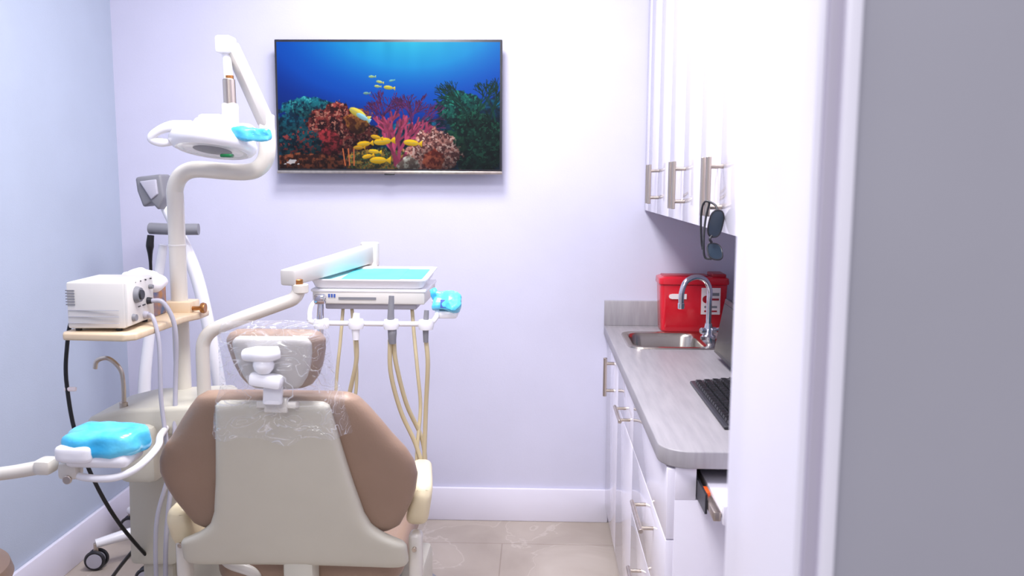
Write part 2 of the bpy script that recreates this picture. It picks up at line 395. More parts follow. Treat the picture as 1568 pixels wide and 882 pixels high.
tv = group("wall_mounted_television")
tx0, tx1, tz0, tz1, ty = -1.049, -.144, 1.470, 1.995, 3.517
box("bezel", (tx0, ty, tz0), (tx1, ty+.02, tz1), 'dark', tv, bev=.003)
box("back_housing", (tx0+.05, ty+.018, tz0+.03), (tx1-.05, D-.012, tz1-.12), 'dark', tv, bev=.012)
box("wall_bracket", (tx0+.3, D-.014, tz0+.1), (tx1-.3, D, tz1-.2), 'grey', tv)
box("bottom_trim", (tx0-.001, ty-.004, tz0-.001), (tx1+.001, ty+.018, tz0+.011), 'steel', tv, bev=.002)
box("power_mark", ((tx0+tx1)/2-.02, ty-.005, tz0-.006), ((tx0+tx1)/2+.02, ty+.01, tz0+.001), 'dark', tv, bev=.002)
sw, sh = 420, 236
img = reef(sw, sh)
sx0, sx1, sz0, sz1 = tx0+.009, tx1-.009, tz0+.018, tz1-.010
gx = np.linspace(sx0, sx1, sw+1); gz = np.linspace(sz1, sz0, sh+1)
V = np.zeros(((sh+1)*(sw+1), 3)); XX, ZZ = np.meshgrid(gx, gz); V[:, 0] = XX.ravel(); V[:, 1] = ty-.001; V[:, 2] = ZZ.ravel()
ii, jj = np.meshgrid(np.arange(sh), np.arange(sw), indexing='ij'); a = (ii*(sw+1)+jj).ravel()
F = np.stack([a, a+sw+1, a+sw+2, a+1], 1)
me = bpy.data.meshes.new("screen"); me.from_pydata(V.tolist(), [], F.tolist())
at = me.color_attributes.new("reef", 'FLOAT_COLOR', 'CORNER')
cc = np.ones((sh*sw, 4, 4)); cc[:, :, :3] = img.reshape(-1, 1, 3); at.data.foreach_set("color", cc.ravel().astype(np.float32))
sm = bpy.data.materials.new("reef_screen"); sm.use_nodes = True
N = sm.node_tree.nodes; L = sm.node_tree.links; b = N["Principled BSDF"]
va = N.new("ShaderNodeVertexColor"); va.layer_name = "reef"; b.inputs["Base Color"].default_value = (.005, .005, .006, 1); b.inputs["Roughness"].default_value = .3
L.new(va.outputs["Color"], b.inputs["Emission Color"]); b.inputs["Emission Strength"].default_value = .95; b.inputs["Specular IOR Level"].default_value = .1
fin("screen", me, sm, tv, smooth=False)

# ------------------------------------------------------------------ base cabinets + counter
cb = group("base_cabinet")
FX = .315; YE = 1.90
box("carcass_far", (FX+.002, 3.42, .08), (XR-.002, D-.002, .811), 'gap', cb)
box("carcass_near", (FX+.002, YE+.11, .08), (XR-.002, 3.05, .811), 'gap', cb)
box("carcass_front", (FX+.002, YE+.018, .08), (XR-.002, YE+.11, .734), 'gap', cb)
box("carcass_post", (FX+.002, YE+.018, .734), (.361, YE+.11, .811), 'gap', cb)
box("carcass_low", (FX+.002, 3.05, .08), (XR-.002, 3.42, .69), 'gap', cb)
box("carcass_rail", (FX+.002, 3.05, .69), (.34, 3.42, .811), 'gap', cb)
box("toe_kick", (FX+.04, YE+.03, 0), (XR-.01, D-.004, .081), 'trimgrey', cb)
def door(name, y0, y1, z0, z1, X=FX, p=cb, gp=.0015):
    box(name, (X-.018, y0+gp, z0+gp), (X+.002, y1-gp, z1-gp), 'cab', p, bev=min(.0015, gp*1.4))
door("door_far", 3.09, D-.006, .08, .808)
door("drawer_middle", 2.59, 3.09, .64, .808); door("door_middle", 2.59, 3.09, .08, .64)
door("drawer_top", 1.90, 2.59, .64, .808); door("drawer_mid", 1.90, 2.59, .44, .64); door("drawer_bottom", 1.90, 2.59, .08, .44)
box("end_panel_lower", (FX, YE, .0), (XR-.002, YE+.018, .735), 'cab', cb, bev=.001)
box("end_panel_post", (FX, YE, .735), (.362, YE+.018, .811), 'cab', cb, bev=.001)
box("end_panel_right", (.80, YE, .735), (XR-.002, YE+.018, .811), 'cab', cb, bev=.001)
def pull(name, a, b, out, p, r=.006):
    a = Vector(a); b = Vector(b); out = Vector(out); d = (b-a).normalized()
    cyl(name, a-d*.022, b+d*.022, r, 'steel', p, seg=16)
    cyl(name+"_post_1", a, a+out, r*.8, 'steel', p, seg=12); cyl(name+"_post_2", b, b+out, r*.8, 'steel', p, seg=12)
px = FX-.018-.034
pull("handle_1", (px, 3.27, .650), (px, 3.27, .755), (.034, 0, 0), cb, .0075)
pull("handle_2", (px, 2.68, .700), (px, 2.82, .700), (.034, 0, 0), cb)
pull("handle_3", (px, 2.10, .585), (px, 2.26, .585), (.034, 0, 0), cb)
pull("handle_4", (px, 2.16, .37), (px, 2.32, .37), (.034, 0, 0), cb)
ct = group("countertop")
r = .07; x0 = .28; y0 = 1.885; pts = [(XR-.001, y0)]
for k in range(9):
    a = math.radians(270-90*k/8); pts.append((x0+r+r*math.cos(a), y0+r+r*math.sin(a)))
pts += [(x0, D-.001), (XR-.001, D-.001)]
hole = rrect(.485, 3.24, .27, .30, .05)
prism("top", pts, .812, .852, 'xy', 'counter', ct, bev=.003, hole=hole)
box("backsplash_back", (x0, D-.02, .852), (XR-.02, D-.001, .955), 'counter', ct, bev=.002)
box("backsplash_side", (XR-.02, 1.89, .852), (XR-.001, D-.001, .955), 'counter', ct, bev=.002)
sk = group("sink")
L1 = rrect(.505, 3.24, .35, .345, .055)
L2 = rrect(.485, 3.24, .262, .29, .05); L3 = rrect(.485, 3.24, .25, .28, .05); L4 = rrect(.485, 3.24, .235, .265, .05); L5 = rrect(.485, 3.24, .19, .22, .05)
stack("basin", [(L1, .8525), (rrect(.505, 3.24, .345, .34, .053), .857), (rrect(.487, 3.24, .275, .303, .05), .857), (L2, .853), (L3, .842), (L4, .72), (L5, .705)], 'sink', sk)
lathe("drain", [(.0, .002), (.02, .002), (.025, .0), (.025, -.01)], (.485, 3.24, .708), 'dark', sk, seg=24)
fc = group("faucet"); bx, by = .645, 3.25
lathe("base", [(.028, 0), (.028, .012), (.02, .02), (.016, .045), (.013, .06)], (bx, by, .857), 'chrome', fc, seg=28)
tube("spout", [(bx, by, .90), (bx, by, 1.0), (bx, by, 1.045), (bx-.018, by-.004, 1.080), (bx-.055, by-.012, 1.093), (bx-.092, by-.02, 1.075), (bx-.107, by-.024, 1.035), (bx-.108, by-.024, .99)], .0105, 'chrome', fc, seg=16)
cyl("aerator", (bx-.108, by-.024, .997), (bx-.108, by-.024, .975), .0125, 'chrome', fc)
cyl("valve", (bx-.03, by-.01, .89), (bx+.03, by+.01, .89), .012, 'chrome', fc)
tube("lever", [(bx+.028, by+.01, .89), (bx+.045, by-.01, .90), (bx+.05, by-.05, .905)], [.007, .006, .004], 'chrome', fc)
sc = group("sharps_container")
cx, cy = .62, 3.485
def rr(w, d): return rrect(cx, cy, w, d, .02, 4)
stack("bin", [(rr(.245, .10), .853), (rr(.252, .108), .858), (rr(.266, .122), 1.035), (rr(.266, .122), 1.04)], 'red', sc, capt=True)
stack("lid", [(rr(.274, .132), 1.042), (rr(.277, .135), 1.048), (rr(.274, .132), 1.066), (rr(.25, .115), 1.072)], 'red', sc, capt=True)
box("lid_flap", (.69, 3.43, 1.070), (.745, 3.54, 1.084), 'reddark', sc, bev=.004)
box("lid_ridge", (.50, 3.44, 1.070), (.68, 3.53, 1.076), 'reddark', sc, bev=.003)
box("label", (.648, 3.4195, .925), (.722, 3.4245, 1.03), 'label', sc)
lathe("hazard_mark", [(.007, 0), (.015, 0), (.015, .0008), (.007, .0008)], (.667, 3.4192, .985), 'reddark', sc, rot=(math.radians(90), 0, 0), seg=20)
for k, (xx, zz, hh, ww) in enumerate(((.702, 1.005, .012, .03), (.702, .985, .008, .03), (.685, .955, .008, .05), (.685, .938, .006, .05))):
    box("label_print_%d" % k, (xx-ww/2, 3.4185, zz-hh/2), (xx+ww/2, 3.4196, zz+hh/2), 'reddark' if k % 2 else 'grey', sc)
box("small_label", (.532, 3.4195, .985), (.59, 3.4245, 1.005), 'label', sc)
lathe("round_mark", [(0, .0), (.009, 0), (.009, .004), (0, .004)], (.53, 3.424, .995), 'label', sc, rot=(math.radians(90), 0, 0), seg=20)

uc = group("upper_cabinet"); UX = .453; UZ = 1.328; UT = 2.42
box("carcass", (UX+.002, 1.86, UZ+.004), (XR-.002, D-.002, UT), 'cab', uc)
ys = [D-.004, 3.47, 3.20, 2.92, 2.64, 2.37, 2.11, 1.86]
for i in range(len(ys)-1):
    door("door_%d" % i, ys[i+1], ys[i], UZ, UT, UX, uc, .0007)
hx = UX-.018-.034
for i, yy in enumerate((3.232, 3.170, 2.672, 2.610, 2.142, 2.080)):
    pull("handle_%d" % i, (hx, yy, 1.387), (hx, yy, 1.483), (.034, 0, 0), uc, .0068)

# sunglasses hanging from the lower post of the near handle, lenses turned to the doorway
sg = group("sunglasses"); gy = 2.045; gxx = .415
def lens(name, zc, rx, rz, tilt):
    R_ = Euler((tilt, math.radians(6), math.radians(14))).to_matrix(); c_ = Vector((gxx, gy, zc)); V = []; n = 28
    for s in (-1, 1):
        for k in range(n):
            a = 2*math.pi*k/n; ca, sa = math.cos(a), math.sin(a); e = 2/2.7
            V.append(R_ @ Vector((rx*math.copysign(abs(ca)**e, ca), s*.0012, rz*math.copysign(abs(sa)**e, sa)))+c_)
    F = [tuple(range(n)), tuple(range(2*n-1, n-1, -1))]+[(k, (k+1) % n, n+(k+1) % n, n+k) for k in range(n)]
    add(name, V, F, 'sung', sg)
    tube(name+"_rim", [R_ @ Vector((rx*math.copysign(abs(math.cos(a))**.74, math.cos(a)), 0, rz*math.copysign(abs(math.sin(a))**.74, math.sin(a))))+c_ for a in [2*math.pi*k/20 for k in range(21)]], .0020, 'dark', sg, n=2, seg=8)
lens("lens_upper", 1.350, .0175, .032, math.radians(10)); lens("lens_lower", 1.285, .0185, .022, math.radians(-35))
tube("bridge", [(gxx-.008, gy, 1.322), (gxx-.013, gy-.003, 1.314), (gxx-.008, gy, 1.306)], .003, 'dark', sg)
tube("temple_upper", [(gxx+.004, gy, 1.380), (gxx-.002, gy+.012, 1.394), (hx-.006, 2.078, 1.400), (hx-.012, 2.09, 1.37), (hx-.008, 2.10, 1.31), (hx-.004, 2.10, 1.285)], .0026, 'dark', sg)
tube("temple_lower", [(gxx-.004, gy+.012, 1.266), (gxx-.02, gy+.016, 1.271), (gxx-.023, gy+.02, 1.31), (gxx-.018, gy+.03, 1.36), (hx+.004, 2.072, 1.40)], .0026, 'dark', sg)

kb = group("keyboard")
prism("base", [(.455, .8525), (.635, .8525), (.635, .872), (.60, .874), (.455, .861)], 2.06, 2.54, 'xz', 'dark', kb, bev=.003)
V = []; F = []
for r_ in range(6):
    for c_ in range(18):
        x = .475+r_*.024; y = 2.075+c_*.0252; z = .8625+(x-.455)*.09; w_ = .0095; h_ = .0072
        b0 = len(V)
        for dx, dy in ((-1, -1), (1, -1), (1, 1), (-1, 1)): V.append((x+dx*w_, y+dy*(w_+.001), z))
        for dx, dy in ((-1, -1), (1, -1), (1, 1), (-1, 1)): V.append((x+dx*w_*.75, y+dy*w_*.78, z+h_))
        F += [(b0+4, b0+5, b0+6, b0+7)]+[(b0+k, b0+(k+1) % 4, b0+4+(k+1) % 4, b0+4+k) for k in range(4)]
add("keys", V, F, 'black', kb)
mo = group("computer_monitor")
box("panel", (.612, 2.62, .875), (.628, 2.90, 1.06), 'dark', mo, bev=.004, rot=(0, math.radians(10), 0))
box("screen", (.6095, 2.632, .89), (.6125, 2.888, 1.045), 'black', mo, rot=(0, math.radians(10), 0))
box("stand_neck", (.632, 2.73, .856), (.652, 2.79, .98), 'dark', mo, bev=.004)
box("stand_foot", (.63, 2.67, .8525), (.76, 2.85, .862), 'dark', mo, bev=.004)
bt = group("disinfectant_bottle")
lathe("body", [(.03, 0), (.032, .005), (.032, .11), (.026, .13), (.012, .14), (.012, .15)], (.725, 3.10, .853), 'teal', bt, seg=28)
lathe("cap", [(.014, 0), (.014, .02), (.006, .022), (.006, .035)], (.725, 3.10, 1.003), 'white', bt, seg=20)

pt = group("pull_out_keyboard_tray")
box("board", (.385, 1.735, .757), (.80, 1.99, .777), 'cab', pt, bev=.003)
box("front_lip", (.385, 1.722, .748), (.80, 1.737, .790), 'cab', pt, bev=.003)
box("slide_outer", (.363, 1.80, .742), (.368, 1.995, .785), 'dark', pt)
box("slide_inner", (.368, 1.735, .752), (.384, 1.99, .772), 'steel', pt, bev=.002)
box("release_clip", (.366, 1.83, .754), (.381, 1.872, .779), 'orange', pt, bev=.003)
box("tray_back", (.363, 1.996, .738), (.80, 2.005, .808), 'dark', pt)

# ------------------------------------------------------------------ dental chair
ch = group("dental_chair"); CXc = -.60
lean = lambda z: 2.0+(.756-z)*.37
zq = lambda z: .478+(z-.468)*.94
brown = [(.558, .19), (.566, .235), (.585, .262), (.62, .278), (.66, .296), (.70, .308), (.745, .315), (.785, .309), (.82, .292), (.86, .262), (.90, .236), (.94, .208), (.965, .188), (.978, .165)]
pillow("backrest_cushion", [(zq(a), b_) for a, b_ in brown], CXc, lambda z: lean(z)+.045, .085, 'brown', ch, p=10, bend=-.15, nr=60, nc=40)
shell = [(.468, .262), (.478, .279), (.49, .285), (.54, .283), (.552, .275), (.562, .252), (.575, .228), (.60, .200), (.64, .184), (.68, .176), (.74, .164), (.80, .154), (.87, .143), (.93, .134), (.955, .130), (.966, .118)]
pillow("backrest_shell", [(zq(a), b_) for a, b_ in shell], CXc, lambda z: lean(z)-.008, .05, 'cream', ch, p=16, bend=-.12, nr=60, nc=40)
box("spine_stub", (CXc-.035, 2.07, .30), (CXc+.045, 2.14, .50), 'cream', ch, bev=.015)
prism("seat_cushion", rrect(CXc+.0, 2.42, .50, .56, .09), .385, .475, 'xy', 'brown', ch, bev=.03)
prism("leg_cushion", rrect(CXc, 2.80, .38, .42, .10), .37, .44, 'xy', 'brown', ch, bev=.028)
prism("seat_frame", rrect(CXc, 2.40, .42, .54, .06), .31, .388, 'xy', 'cream', ch, bev=.012)
for s, nm in ((-1, "left"), (1, "right")):
    x = CXc+s*.298
    box("side_post_"+nm, (x-.017, 2.09, .30), (x+.017, 2.135, .562), 'tube', ch, bev=.012, seg=3)
    box("side_bracket_"+nm, (CXc+s*.2-.1, 2.11, .33), (CXc+s*.2+.1, 2.16, .38), 'cream', ch, bev=.01)
    cyl("bolt_"+nm, (x, 2.082, .525), (x, 2.095, .525), .006, 'steel', ch, seg=12)
    xa = CXc+s*.310
    pa = [(2.085, .615), (2.10, .585), (2.15, .565), (2.20, .580), (2.24, .605), (2.34, .620), (2.37, .645), (2.355, .672), (2.30, .684), (2.14, .698), (2.095, .694), (2.075, .665)]
    if s < 0: pa = [(a, b_-.075) for a, b_ in pa]
    prism("armrest_"+nm, pa, xa-.028, xa+.028, 'yz', 'creamarm', ch, bev=.018, deform=lambda v, s=s: Vector((v.x-s*.12*(v.y-2.10)+s*.14*(v.z-.64), v.y, v.z)))
prism("base_plate", rrect(CXc+.03, 2.62, .46, .80, .08), 0, .035, 'xy', 'grey', ch, bev=.01)
stack("pedestal", [(rrect(CXc, 2.5, .36, .46, .06), .034), (rrect(CXc, 2.5, .34, .42, .06), .16), (rrect(CXc, 2.45, .22, .28, .05), .32)], 'cream', ch, capt=True)
box("foot_control_housing", (CXc+.21, 2.30, .034), (CXc+.28, 2.62, .32), 'cream', ch, bev=.02)
tube("corrugated_hose", [(CXc-.24, 2.2, .47), (CXc-.20, 2.15, .452), (CXc-.13, 2.14, .43), (CXc-.1, 2.2, .36)], .014, 'offwhite', ch)
hl = lambda z: 1.862+(1.04-z)*.25
HXc = -.578; dz = -.022
head = [(1.0, .05), (1.01, .072), (1.03, .088), (1.06, .100), (1.095, .108), (1.118, .110), (1.132, .10), (1.139, .085)]
pillow("headrest_cushion", [(a+dz, b_) for a, b_ in head], HXc, lambda z: hl(z)+.045, .075, 'brown', ch, p=6, nr=34, nc=28)
head2 = [(1.005, .05), (1.014, .064), (1.034, .079), (1.06, .090), (1.095, .097), (1.115, .098), (1.125, .09), (1.13, .078)]
pillow("headrest_shell", [(a+dz, b_*.90) for a, b_ in head2], HXc, lambda z: hl(z)+.018, .05, 'beam', ch, p=9, nr=34, nc=28)
tube("headrest_crossbar", [(HXc-.050, 1.835, 1.070), (HXc-.02, 1.822, 1.074), (HXc+.0, 1.822, 1.074), (HXc+.022, 1.835, 1.076)], [.014, .018, .018, .014], 'white', ch)
lathe("headrest_ball", [(.0, -.022), (.013, -.019), (.021, -.009), (.023, 0), (.021, .009), (.013, .019), (0, .022)], (HXc-.010, 1.83, 1.050), 'white', ch, seg=24)
box("headrest_yoke", (HXc-.042, 1.815, 1.000), (HXc+.030, 1.85, 1.030), 'white', ch, bev=.009, rot=(0, math.radians(8), 0))
box("headrest_neck", (HXc-.020, 1.845, .955), (HXc+.022, 1.865, 1.01), 'white', ch, bev=.006, rot=(math.radians(-12), 0, 0))
box("headrest_stem", (HXc-.026, 1.872, .93), (HXc+.026, 1.890, .965), 'tube', ch, bev=.004, rot=(math.radians(-12), 0, 0))
box("headrest_stem_plate", (HXc-.045, 1.875, .936), (HXc+.045, 1.915, .952), 'tube', ch, bev=.004, rot=(math.radians(-15), 0, 0))
bg = group("headrest_plastic_cover")
rings = [(1.135, .07, .02), (1.133, .110, .04), (1.10, .122, .062), (1.05, .120, .068), (.99, .126, .07), (.95, .140, .074), (.91, .152, .08), (.872, .158, .09)]
V = []; F = []; n = 120; K = 50
for i in range(K+1):
    t = i/K*(len(rings)-1); k = min(int(t), len(rings)-2); f = t-k
    z, aa, bb = [rings[k][q]*(1-f)+rings[k+1][q]*f for q in range(3)]
    for j in range(n):
        an = 2*math.pi*j/n; ca, sa = math.cos(an), math.sin(an); e = 2/3.2
        x = aa*math.copysign(abs(ca)**e, ca); y = bb*math.copysign(abs(sa)**e, sa)
        q = Vector((x, y*1.5, z*.5)); w_ = noise.noise(q*17)+.3*noise.noise(q*38+Vector((3, 1, 7)))
        amp = .008+.008*(i/K)
        V.append((HXc-.008*(i/K)+x*(1+w_*amp*6), (hl(z)+.035+(.0 if z > .95 else (.95-z)*.25))+y*(1+w_*amp*9), z+.022*(i/K)*noise.noise(Vector((x*14, y*14, 4)))))
for i in range(K):
    for j in range(n): F.append((i*n+j, i*n+(j+1) % n, (i+1)*n+(j+1) % n, (i+1)*n+j))
F.append(tuple(range(n)))
add("film", V, F, 'film', bg, angle=180)

# ------------------------------------------------------------------ light post + dental lamp
lp = group("dental_light_post"); PX, PY = -1.025, 2.45
tube("post", [(PX, PY, .84), (PX, PY, .95), (PX, PY, 1.2), (PX, PY, 1.38), (PX, PY, 1.415), (PX+.012, PY, 1.447), (PX+.035, PY, 1.466), (PX+.07, PY, 1.473), (PX+.14, PY, 1.468), (PX+.20, PY, 1.466), (PX+.235, PY, 1.474), (PX+.258, PY, 1.497), (PX+.267, PY, 1.53), (PX+.267, PY, 1.585)], .0235, 'tube', lp, seg=24)
cyl("post_collar", (PX, PY, 1.255), (PX, PY, 1.262), .0245, 'offwhite', lp)
cyl("pivot", (PX+.267, PY, 1.575), (PX+.267, PY, 1.625), .022, 'offwhite', lp)
def beam(name, a, b, w, h, m, p, w2=None, h2=None, bev=.006):
    a = Vector(a); b = Vector(b); d = (b-a).normalized(); side = d.cross(Vector((0, 0, 1))).normalized(); up = side.cross(d)
    bm = bmesh.new(); vs = []
    for P_, ww, hh in ((a, w, h), (b, w2 or w, h2 or h)):
        vs.append([bm.verts.new(P_+side*ww/2*sx+up*hh/2*sz) for sx, sz in ((-1, -1), (1, -1), (1, 1), (-1, 1))])
    bm.faces.new(vs[0]); bm.faces.new(vs[1][::-1])
    for k in range(4): bm.faces.new((vs[0][k], vs[1][k], vs[1][(k+1) % 4], vs[0][(k+1) % 4]))
    bmesh.ops.recalc_face_normals(bm, faces=bm.faces)
    bmesh.ops.bevel(bm, geom=bm.edges[:], offset=bev, segments=2, affect='EDGES', profile=.5)
    me = bpy.data.meshes.new(name); bm.to_mesh(me); bm.free(); return fin(name, me, m, p)
LX, LY = -.833, 2.36
beam("spring_arm", (PX+.267, PY, 1.60), (LX+.010, LY+.005, 1.802), .034, .040, 'beam', lp, h2=.034)
beam("spring_arm_cover", (PX+.257, PY-.012, 1.63), (LX+.010, LY-.006, 1.795), .026, .022, 'tube', lp)
box("arm_cap", (LX-.024, LY-.024, 1.778), (LX+.020, LY+.03, 1.824), 'white', lp, bev=.008)
cyl("drop_tube", (LX, LY, 1.78), (LX+.004, LY, 1.70), .012, 'white', lp, r2=.013)
cyl("collar", (LX+.004, LY, 1.712), (LX+.005, LY, 1.645), .0165, 'steel', lp)
cyl("collar_top", (LX+.004, LY, 1.722), (LX+.004, LY, 1.712), .013, 'brass', lp)
box("yoke", (LX-.014, LY-.018, 1.585), (LX+.024, LY+.02, 1.65), 'white', lp, bev=.008)
hc = (-.865, 2.33, 1.548); hr = (math.radians(-12), math.radians(4), 0)
lathe("lamp_head", [(.0, .056), (.03, .056), (.052, .050), (.060, .036), (.085, .028), (.105, .014), (.113, -.004), (.112, -.016), (.104, -.026), (.094, -.030), (.088, -.026)], hc, 'white', lp, rot=hr)
for k in range(6):
    a = k*math.pi/3+.4
    box("cooling_rib_%d" % k, (hc[0]+.066*math.cos(a)-.009, hc[1]+.066*math.sin(a)-.009, hc[2]+.020), (hc[0]+.066*math.cos(a)+.009, hc[1]+.066*math.sin(a)+.009, hc[2]+.046), 'white', lp, bev=.005, rot=(0, 0, a))
lathe("lamp_lens", [(.0, -.020), (.05, -.023), (.089, -.027), (.089, -.022), (0, -.012)], hc, 'glassy', lp, rot=hr)
lathe("lens_ring", [(.04, -.028), (.05, -.0265), (.05, -.021), (.04, -.021)], hc, 'grey', lp, rot=hr)
box("heat_sink", (hc[0]-.03, hc[1]-.035, hc[2]+.045), (hc[0]+.035, hc[1]+.035, hc[2]+.068), 'white', lp, bev=.01)
box("sensor", (hc[0]+.040, hc[1]-.072, hc[2]-.046), (hc[0]+.072, hc[1]-.045, hc[2]-.036), 'green', lp, bev=.005)
tube("handle_left", [(hc[0]-.085, 2.30, 1.543), (hc[0]-.120, 2.28, 1.541), (hc[0]-.142, 2.27, 1.550), (hc[0]-.125, 2.27, 1.568), (hc[0]-.09, 2.28, 1.583), (hc[0]-.045, 2.30, 1.587)], [.007, .012, .010, .011, .014, .012], 'white', lp)
tube("handle_right", [(hc[0]+.06, 2.30, 1.578), (hc[0]+.11, 2.28, 1.577), (hc[0]+.14, 2.27, 1.56)], [.012, .013, .008], 'white', lp)
crumple("handle_film", (hc[0]+.118, 2.275, 1.564), (.098, .034, .034), 'blue', lp, amp=.006, fr=30, rot=(0, math.radians(6), 0), seed=4)

sf = group("accessory_shelf")
sp = [(-1.175, 2.10), (-1.165, 2.08), (-1.01, 2.07), (-.985, 2.09), (-.975, 2.36), (-.955, 2.42), (-.955, 2.49), (-1.09, 2.49), (-1.165, 2.46)]
prism("board", sp, 1.050, 1.069, 'xy', 'wood', sf, bev=.005)
box("post_clamp", (PX-.038, PY-.038, 1.062), (PX+.045, PY+.038, 1.10), 'wood', sf, bev=.006)
cyl("clamp_screw", (PX+.04, PY-.02, 1.08), (PX+.085, PY-.03, 1.083), .006, 'brass', sf, seg=12)
lathe("clamp_knob", [(.0, -.006), (.014, -.006), (.016, 0), (.014, .006), (0, .006)], (PX+.080, PY-.03, 1.083), 'brass', sf, rot=(0, math.radians(90), 0), seg=12)

us = group("ultrasonic_scaler_unit")
x0_, x1_, y0_, y1_, z0_, z1_ = -1.165, -1.022, 2.10, 2.28, 1.077, 1.193
box("housing", (x0_, y0_, z0_), (x1_, y1_, z1_), 'offwhite', us, bev=.006, rot=(0, 0, math.radians(3)))
box("front_bezel", (x1_-.006, y0_+.006, z0_+.004), (x1_+.006, y1_-.006, z1_-.002), 'offwhite', us, bev=.004, rot=(0, 0, math.radians(3)))
for k in range(6): box("vent_%d" % k, (x0_+.004, y0_-.005, z1_-.022-k*.007), (x0_+.026, y0_-.0015, z1_-.0195-k*.007), 'grey', us)
for k in range(3): box("seam_%d" % k, (x0_+.008, y0_-.005, z0_+.046-k*.016), (x1_-.008, y0_-.0018, z0_+.047-k*.016), 'hosegrey', us)
def xknob(name, y, z, r, l, m): lathe(name, [(0, 0), (r, 0), (r*1.02, l*.3), (r*.85, l), (0, l)], (x1_+.004, y, z), m, us, rot=(0, math.radians(90), 0), seg=24)
xknob("power_dial", 2.160, 1.155, .021, .016, 'grey'); xknob("dial_face", 2.160, 1.155, .014, .021, 'dark')
xknob("water_dial", 2.135, 1.100, .010, .014, 'grey'); xknob("port_1", 2.230, 1.130, .009, .012, 'dark'); xknob("port_2", 2.205, 1.096, .010, .014, 'hosegrey'); xknob("port_3", 2.245, 1.165, .006, .01, 'grey')
for k in range(4): box("mark_%d" % k, (x1_+.005, 2.14+k*.028, 1.121), (x1_+.0075, 2.155+k*.028, 1.124), 'dark', us)
for k in range(5): xknob("led_%d" % k, 2.13+k*.03, 1.186, .002, .004, 'dark')
for sx in (x0_+.02, x1_-.02):
    for sy in (y0_+.02, y1_-.02): cyl("rubber_foot", (sx, sy, 1.069), (sx, sy, 1.078), .008, 'black', us, seg=12)
tube("handpiece_hose", [(x1_+.012, 2.230, 1.130), (x1_+.045, 2.235, 1.122), (x1_+.068, 2.245, 1.05), (x1_+.06, 2.25, .90), (x1_+.068, 2.20, .72), (x1_+.055, 2.16, .5), (x1_+.05, 2.16, .3), (x1_+.04, 2.2, .02)], .0062, 'hosegrey', us)
tube("water_hose", [(x1_+.012, 2.205, 1.096), (x1_+.035, 2.19, 1.09), (x1_+.052, 2.18, 1.02), (x1_+.055, 2.17, .88), (x1_+.07, 2.16, .70), (x1_+.04, 2.14, .55), (x1_+.03, 2.15, .3), (x1_+.02, 2.2, .02)], .0055, 'hosegrey', us)
tube("power_cable", [(x0_+.003, 2.2, 1.11), (x0_-.022, 2.17, 1.09), (x0_-.035, 2.16, 1.02), (x0_-.036, 2.15, .92), (x0_-.012, 2.15, .76), (x0_+.045, 2.2, .55), (x0_+.08, 2.4, .30), (x0_+.10, 2.6, .12), (x0_+.16, 2.66, .012), (x0_+.2, 2.7, .008)], .0052, 'black', us)
box("cable_tag", (x0_-.042, 2.145, .905), (x0_-.012, 2.155, .916), 'label', us, bev=.003)
tb = group("tissue_box")
box("carton", (-1.120, 2.325, 1.070), (-1.050, 2.42, 1.150), 'tissuebox', tb, bev=.002)
crumple("tissue", (-1.075, 2.345, 1.172), (.12, .09, .042), 'tissue', tb, amp=.012, fr=16, p=2.4, seed=9, rot=(0, math.radians(14), 0))

# ------------------------------------------------------------------ delivery unit
du = group("dental_delivery_unit"); DX = -.022
tube("arm_tube", [(-.905, 2.30, .80), (-.905, 2.30, .90), (-.905, 2.30, .975), (-.900, 2.30, 1.010), (-.880, 2.30, 1.037), (-.845, 2.305, 1.055), (-.77, 2.325, 1.083), (-.70, 2.345, 1.108), (-.665, 2.352, 1.123), (-.650, 2.355, 1.150)], .0185, 'tube', du, seg=22)
cyl("arm_pivot", (-.649, 2.355, 1.137), (-.649, 2.355, 1.162), .0225, 'tube', du)
cyl("pivot_ring", (-.655, 2.355, 1.160), (-.655, 2.355, 1.175), .014, 'brass', du)
beam("spring_beam", (-.680, 2.34, 1.180), (-.553, 2.83, 1.205), .045, .044, 'beam', du, w2=.05, h2=.058, bev=.006)
cyl("beam_knuckle", (-.548, 2.835, 1.165), (-.548, 2.835, 1.243), .030, 'offwhite', du)
box("head_bracket", (-.575, 2.74, 1.10), (-.52, 2.85, 1.17), 'offwhite', du, bev=.008)
box("control_head", (-.632+DX, 2.50, 1.086), (-.303+DX, 2.76, 1.128), 'offwhite', du, bev=.006)
box("head_trim", (-.636+DX, 2.497, 1.122), (-.299+DX, 2.765, 1.131), 'white', du, bev=.003)
box("head_underside", (-.60+DX, 2.52, 1.068), (-.33+DX, 2.74, 1.088), 'hosegrey', du, bev=.005)
box("pressure_window", (-.555+DX, 2.4975, 1.100), (-.445+DX, 2.5015, 1.107), 'grey', du)
for k in range(3): box("lettering_%d" % k, (-.585+DX+k*.008, 2.4975, 1.106), (-.580+DX+k*.008, 2.5015, 1.116), 'bluetxt', du)
R = Matrix.Translation((-.468+DX, 2.628, 1.146)) @ Euler((math.radians(2.2), 0, 0)).to_matrix().to_4x4()
def tr_(w, d): return rrect(0, 0, w, d, .02, 5)
stack("instrument_tray", [(tr_(.30, .24), -.012), (tr_(.318, .258), -.006), (tr_(.33, .268), .010), (tr_(.345, .280), .016), (tr_(.345, .280), .020), (tr_(.325, .262), .019), (tr_(.312, .250), .002), (tr_(.30, .24), -.001)], 'white', du, capt=True, xf=R)
stack("tray_liner", [(tr_(.318, .255), .010), (tr_(.318, .255), .013)], 'aqualight', du, xf=R, capt=True)
stack("tray_liner_fold", [(rrect(.0, 0, .17, .25, .004), .0135), (rrect(.0, 0, .17, .25, .004), .015)], 'aqua', du, xf=R)
